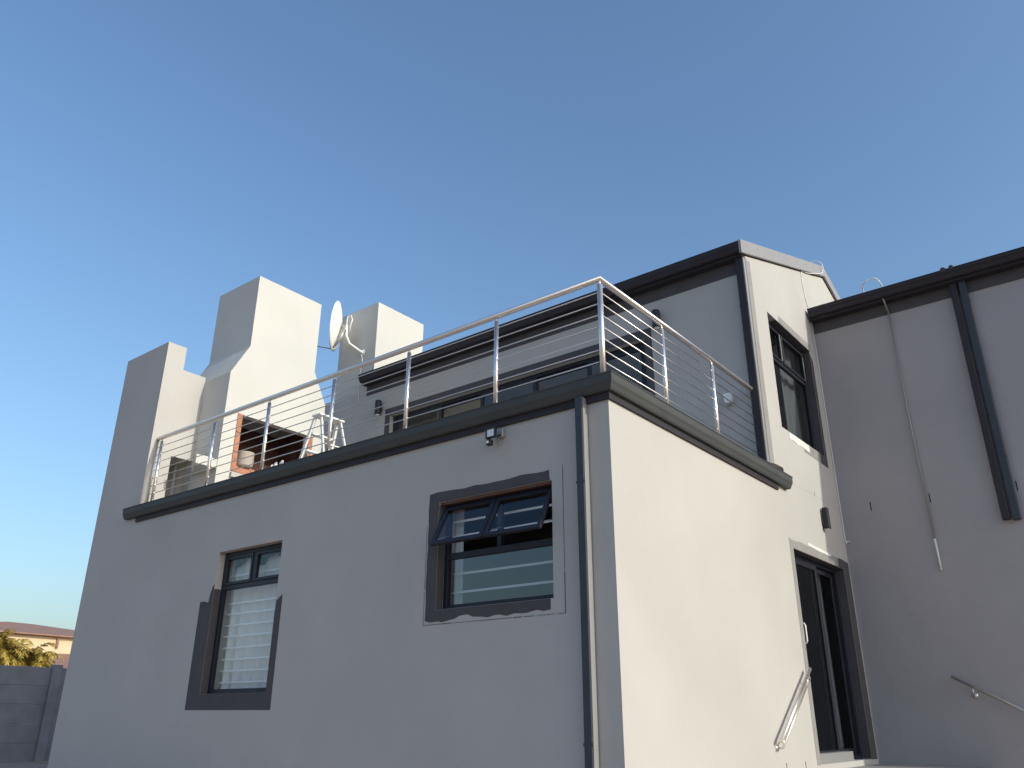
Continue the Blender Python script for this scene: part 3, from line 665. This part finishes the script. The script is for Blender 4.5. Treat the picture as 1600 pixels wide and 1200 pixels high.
t = thing("enamel_pot", (-6.80, 1.17, 2.25), "pale round pot standing on the brick hearth of the barbecue", "pot")
px_, py_ = -6.82, 1.17
B().lathe((px_-.07, py_, 2.252), (0,0,1), [(0,0),(0.105,0),(0.125,0.02),(0.130,0.20),(0.136,0.205),(0.122,0.205),(0.118,0.02),(0,0.015)], 28).obj("pot_body", 'enamel', t)
for sgn in (-1, 1):
    B().tube([(px_-.07, py_+sgn*0.125, 2.38), (px_-.07, py_+sgn*0.165, 2.375), (px_-.07, py_+sgn*0.125, 2.34)], 0.006, 6).obj("handle", 'grey', t)
for i, (yy, hh_, lab) in enumerate([(1.50, 0.10, "short"), (1.56, 0.16, "middle"), (1.66, 0.22, "tall")]):
    t = thing("barbecue_tool", (-6.62, yy, 2.085), lab + " steel barbecue tool on the shelf right of the pot" if i != 1 else "middle steel barbecue tool on the shelf, between the short and the tall one", "tool", "barbecue tools on the shelf")
    B().tube([(-6.715, yy, 2.086), (-6.715, yy+0.01, 2.20+hh_*0.7)], 0.006, 6).obj("shaft", 'steel', t)
    B().lathe((-6.715, yy+0.01, 2.20+hh_*0.7), (0.3,0.2,1), [(0,0),(0.018+0.005*i,0.01),(0.022+0.006*i,0.04),(0.014,0.07+0.01*i),(0,0.075+0.01*i)], 10).obj("head", 'white', t)

# ------------------------------------------------------------ boundary wall
t = thing("boundary_wall", (-16, 2, -1.95), "low grey precast concrete boundary wall left of the house", "wall")
ysp = [-11.85+1.5*k for k in range(20)]
for y in ysp:
    B().box(-16.08, -15.90, y-0.10, y+0.10, -2.1, -0.06, 0.01).obj("post", 'precast', t)
for a_, c_ in zip(ysp, ysp[1:]):
    q = B()
    for k in range(5): q.box(-16.03, -15.96, a_+0.10, c_-0.10, -1.97+k*0.37, -1.97+(k+1)*0.37-0.001, 0.008)
    q.obj("panel", 'precast', t)

# ------------------------------------------------------------ neighbouring house
N = thing("neighbour_house", (-36, 9, -1.95), "cream neighbouring house with low red-brown tiled roof beyond the boundary wall", "house")
B().box(-42, -34.3, 6.0, 16.0, -2.1, 2.06).obj("wall", 'cream', N)
q = B(); e = [(-34,5.7,2.14),(-34,16.3,2.10),(-42.3,16.3,2.02),(-42.3,5.7,2.06)]; rg = [(-38,10.37,2.88),(-38,11.5,2.86)]
V = [q.bm.verts.new(p) for p in e]+[q.bm.verts.new(p) for p in rg]; U_ = [q.bm.verts.new((p[0],p[1],p[2]-0.05)) for p in e]
q.bm.faces.new((V[0],V[1],V[5],V[4])); q.bm.faces.new((V[1],V[2],V[5])); q.bm.faces.new((V[2],V[3],V[4],V[5])); q.bm.faces.new((V[3],V[0],V[4]))
for i in range(4): q.bm.faces.new((V[i],V[(i+1)%4],U_[(i+1)%4],U_[i]))
q.bm.faces.new(U_[::-1]); q.obj("roof", 'tile', N, "low hipped tiled roof")
B().box(-34.3, -33.6, 9.0, 12.8, -2.1, 0.9).obj("annex_wall", 'cream', N)
q = B(); e = [(-31.5,8.2,0.55),(-31.5,14,0.62),(-34.29,14,1.46),(-34.29,10.9,1.40)]
V = [q.bm.verts.new(p) for p in e]; U_ = [q.bm.verts.new((p[0],p[1],p[2]-0.12)) for p in e]
q.bm.faces.new(V); q.bm.faces.new(U_[::-1])
for i in range(4): q.bm.faces.new((V[i],V[(i+1)%4],U_[(i+1)%4],U_[i]))
q.obj("annex_roof", 'tile', N)
wv = B().box(-34.29, -34.26, 8.75, 9.55, 0.9, 1.62).obj("window", 'frame', N)
B().box(-34.28, -34.15, 8.68, 9.62, 1.62, 1.69).obj("lintel", 'tile', wv)
B().box(-34.29, -34.22, 11.03, 11.12, 1.60, 2.0).obj("vent_pipe", 'tile', N)

# ------------------------------------------------------------ palms by the neighbour
def palm(name, cx, cy, base, top_, nf, spread, label, seed):
    rnd = random.Random(seed)
    t = thing(name, (cx, cy, base), label, "palm", "bushy palms beyond the boundary wall")
    B().tube([(cx, cy, base), (cx+.05, cy, (base+top_)/2), (cx, cy+.03, top_-0.45)], [0.20,0.15,0.12], 10).obj("trunk", 'trunk', t)
    q = bmesh.new()
    for k in range(nf):
        az = rnd.uniform(0, 2*math.pi); el = rnd.uniform(-0.2, 1.35); L = spread*rnd.uniform(0.7, 1.1)
        h_ = Vector((math.cos(az), math.sin(az), 0)); p = Vector((cx, cy, top_-0.5+rnd.uniform(-.25,.1))); sp = []
        for s_ in range(12):
            u = s_/11; ang_ = el - u*u*2.0
            sp.append(p.copy()); p = p + (h_*math.cos(ang_)+Vector((0,0,math.sin(ang_))))*L/11
        sd = Vector((-h_.y, h_.x, 0))
        for s_ in range(1, 12):
            for sg in (-1, 1):
                for rep in (0, 1):
                    c_ = sp[s_]+(sp[s_-1]-sp[s_])*0.5*rep; ln = 0.30*(1-abs(s_/11-.45))*rnd.uniform(.7,1.1)
                    tip = c_ + sd*sg*ln*0.75 + (sp[s_]-sp[s_-1]).normalized()*ln*0.5 + Vector((0,0,-ln*rnd.uniform(.3,.8)))
                    w = (sp[s_]-sp[s_-1]).normalized()*0.018
                    v_ = [q.verts.new(x) for x in (c_-w, c_+w, (c_+tip)/2+w*1.2+Vector((0,0,.02)), tip, (c_+tip)/2-w*1.2+Vector((0,0,.02)))]
                    q.faces.new(v_)
    bb = B(); bb.bm.free(); bb.bm = q; bb.obj("crown", 'leaf', t)
palm("palm_tree", -24.2, 4.95, -1.95, 0.90, 110, 1.25, "bushy golden green palm, the left one beyond the boundary wall", 3)
palm("palm_tree", -23.8, 5.75, -1.95, 0.82, 100, 1.05, "bushy golden green palm, the right one in front of the cream house", 5)

# soften plaster and slab arrises
for o in bpy.data.objects:
    if o.type == 'MESH' and o.name.split('.')[0] in ('counter',):
        m_ = o.modifiers.new("arris", 'BEVEL'); m_.width = 0.012; m_.segments = 2; m_.limit_method = 'ANGLE'; m_.angle_limit = math.radians(30)
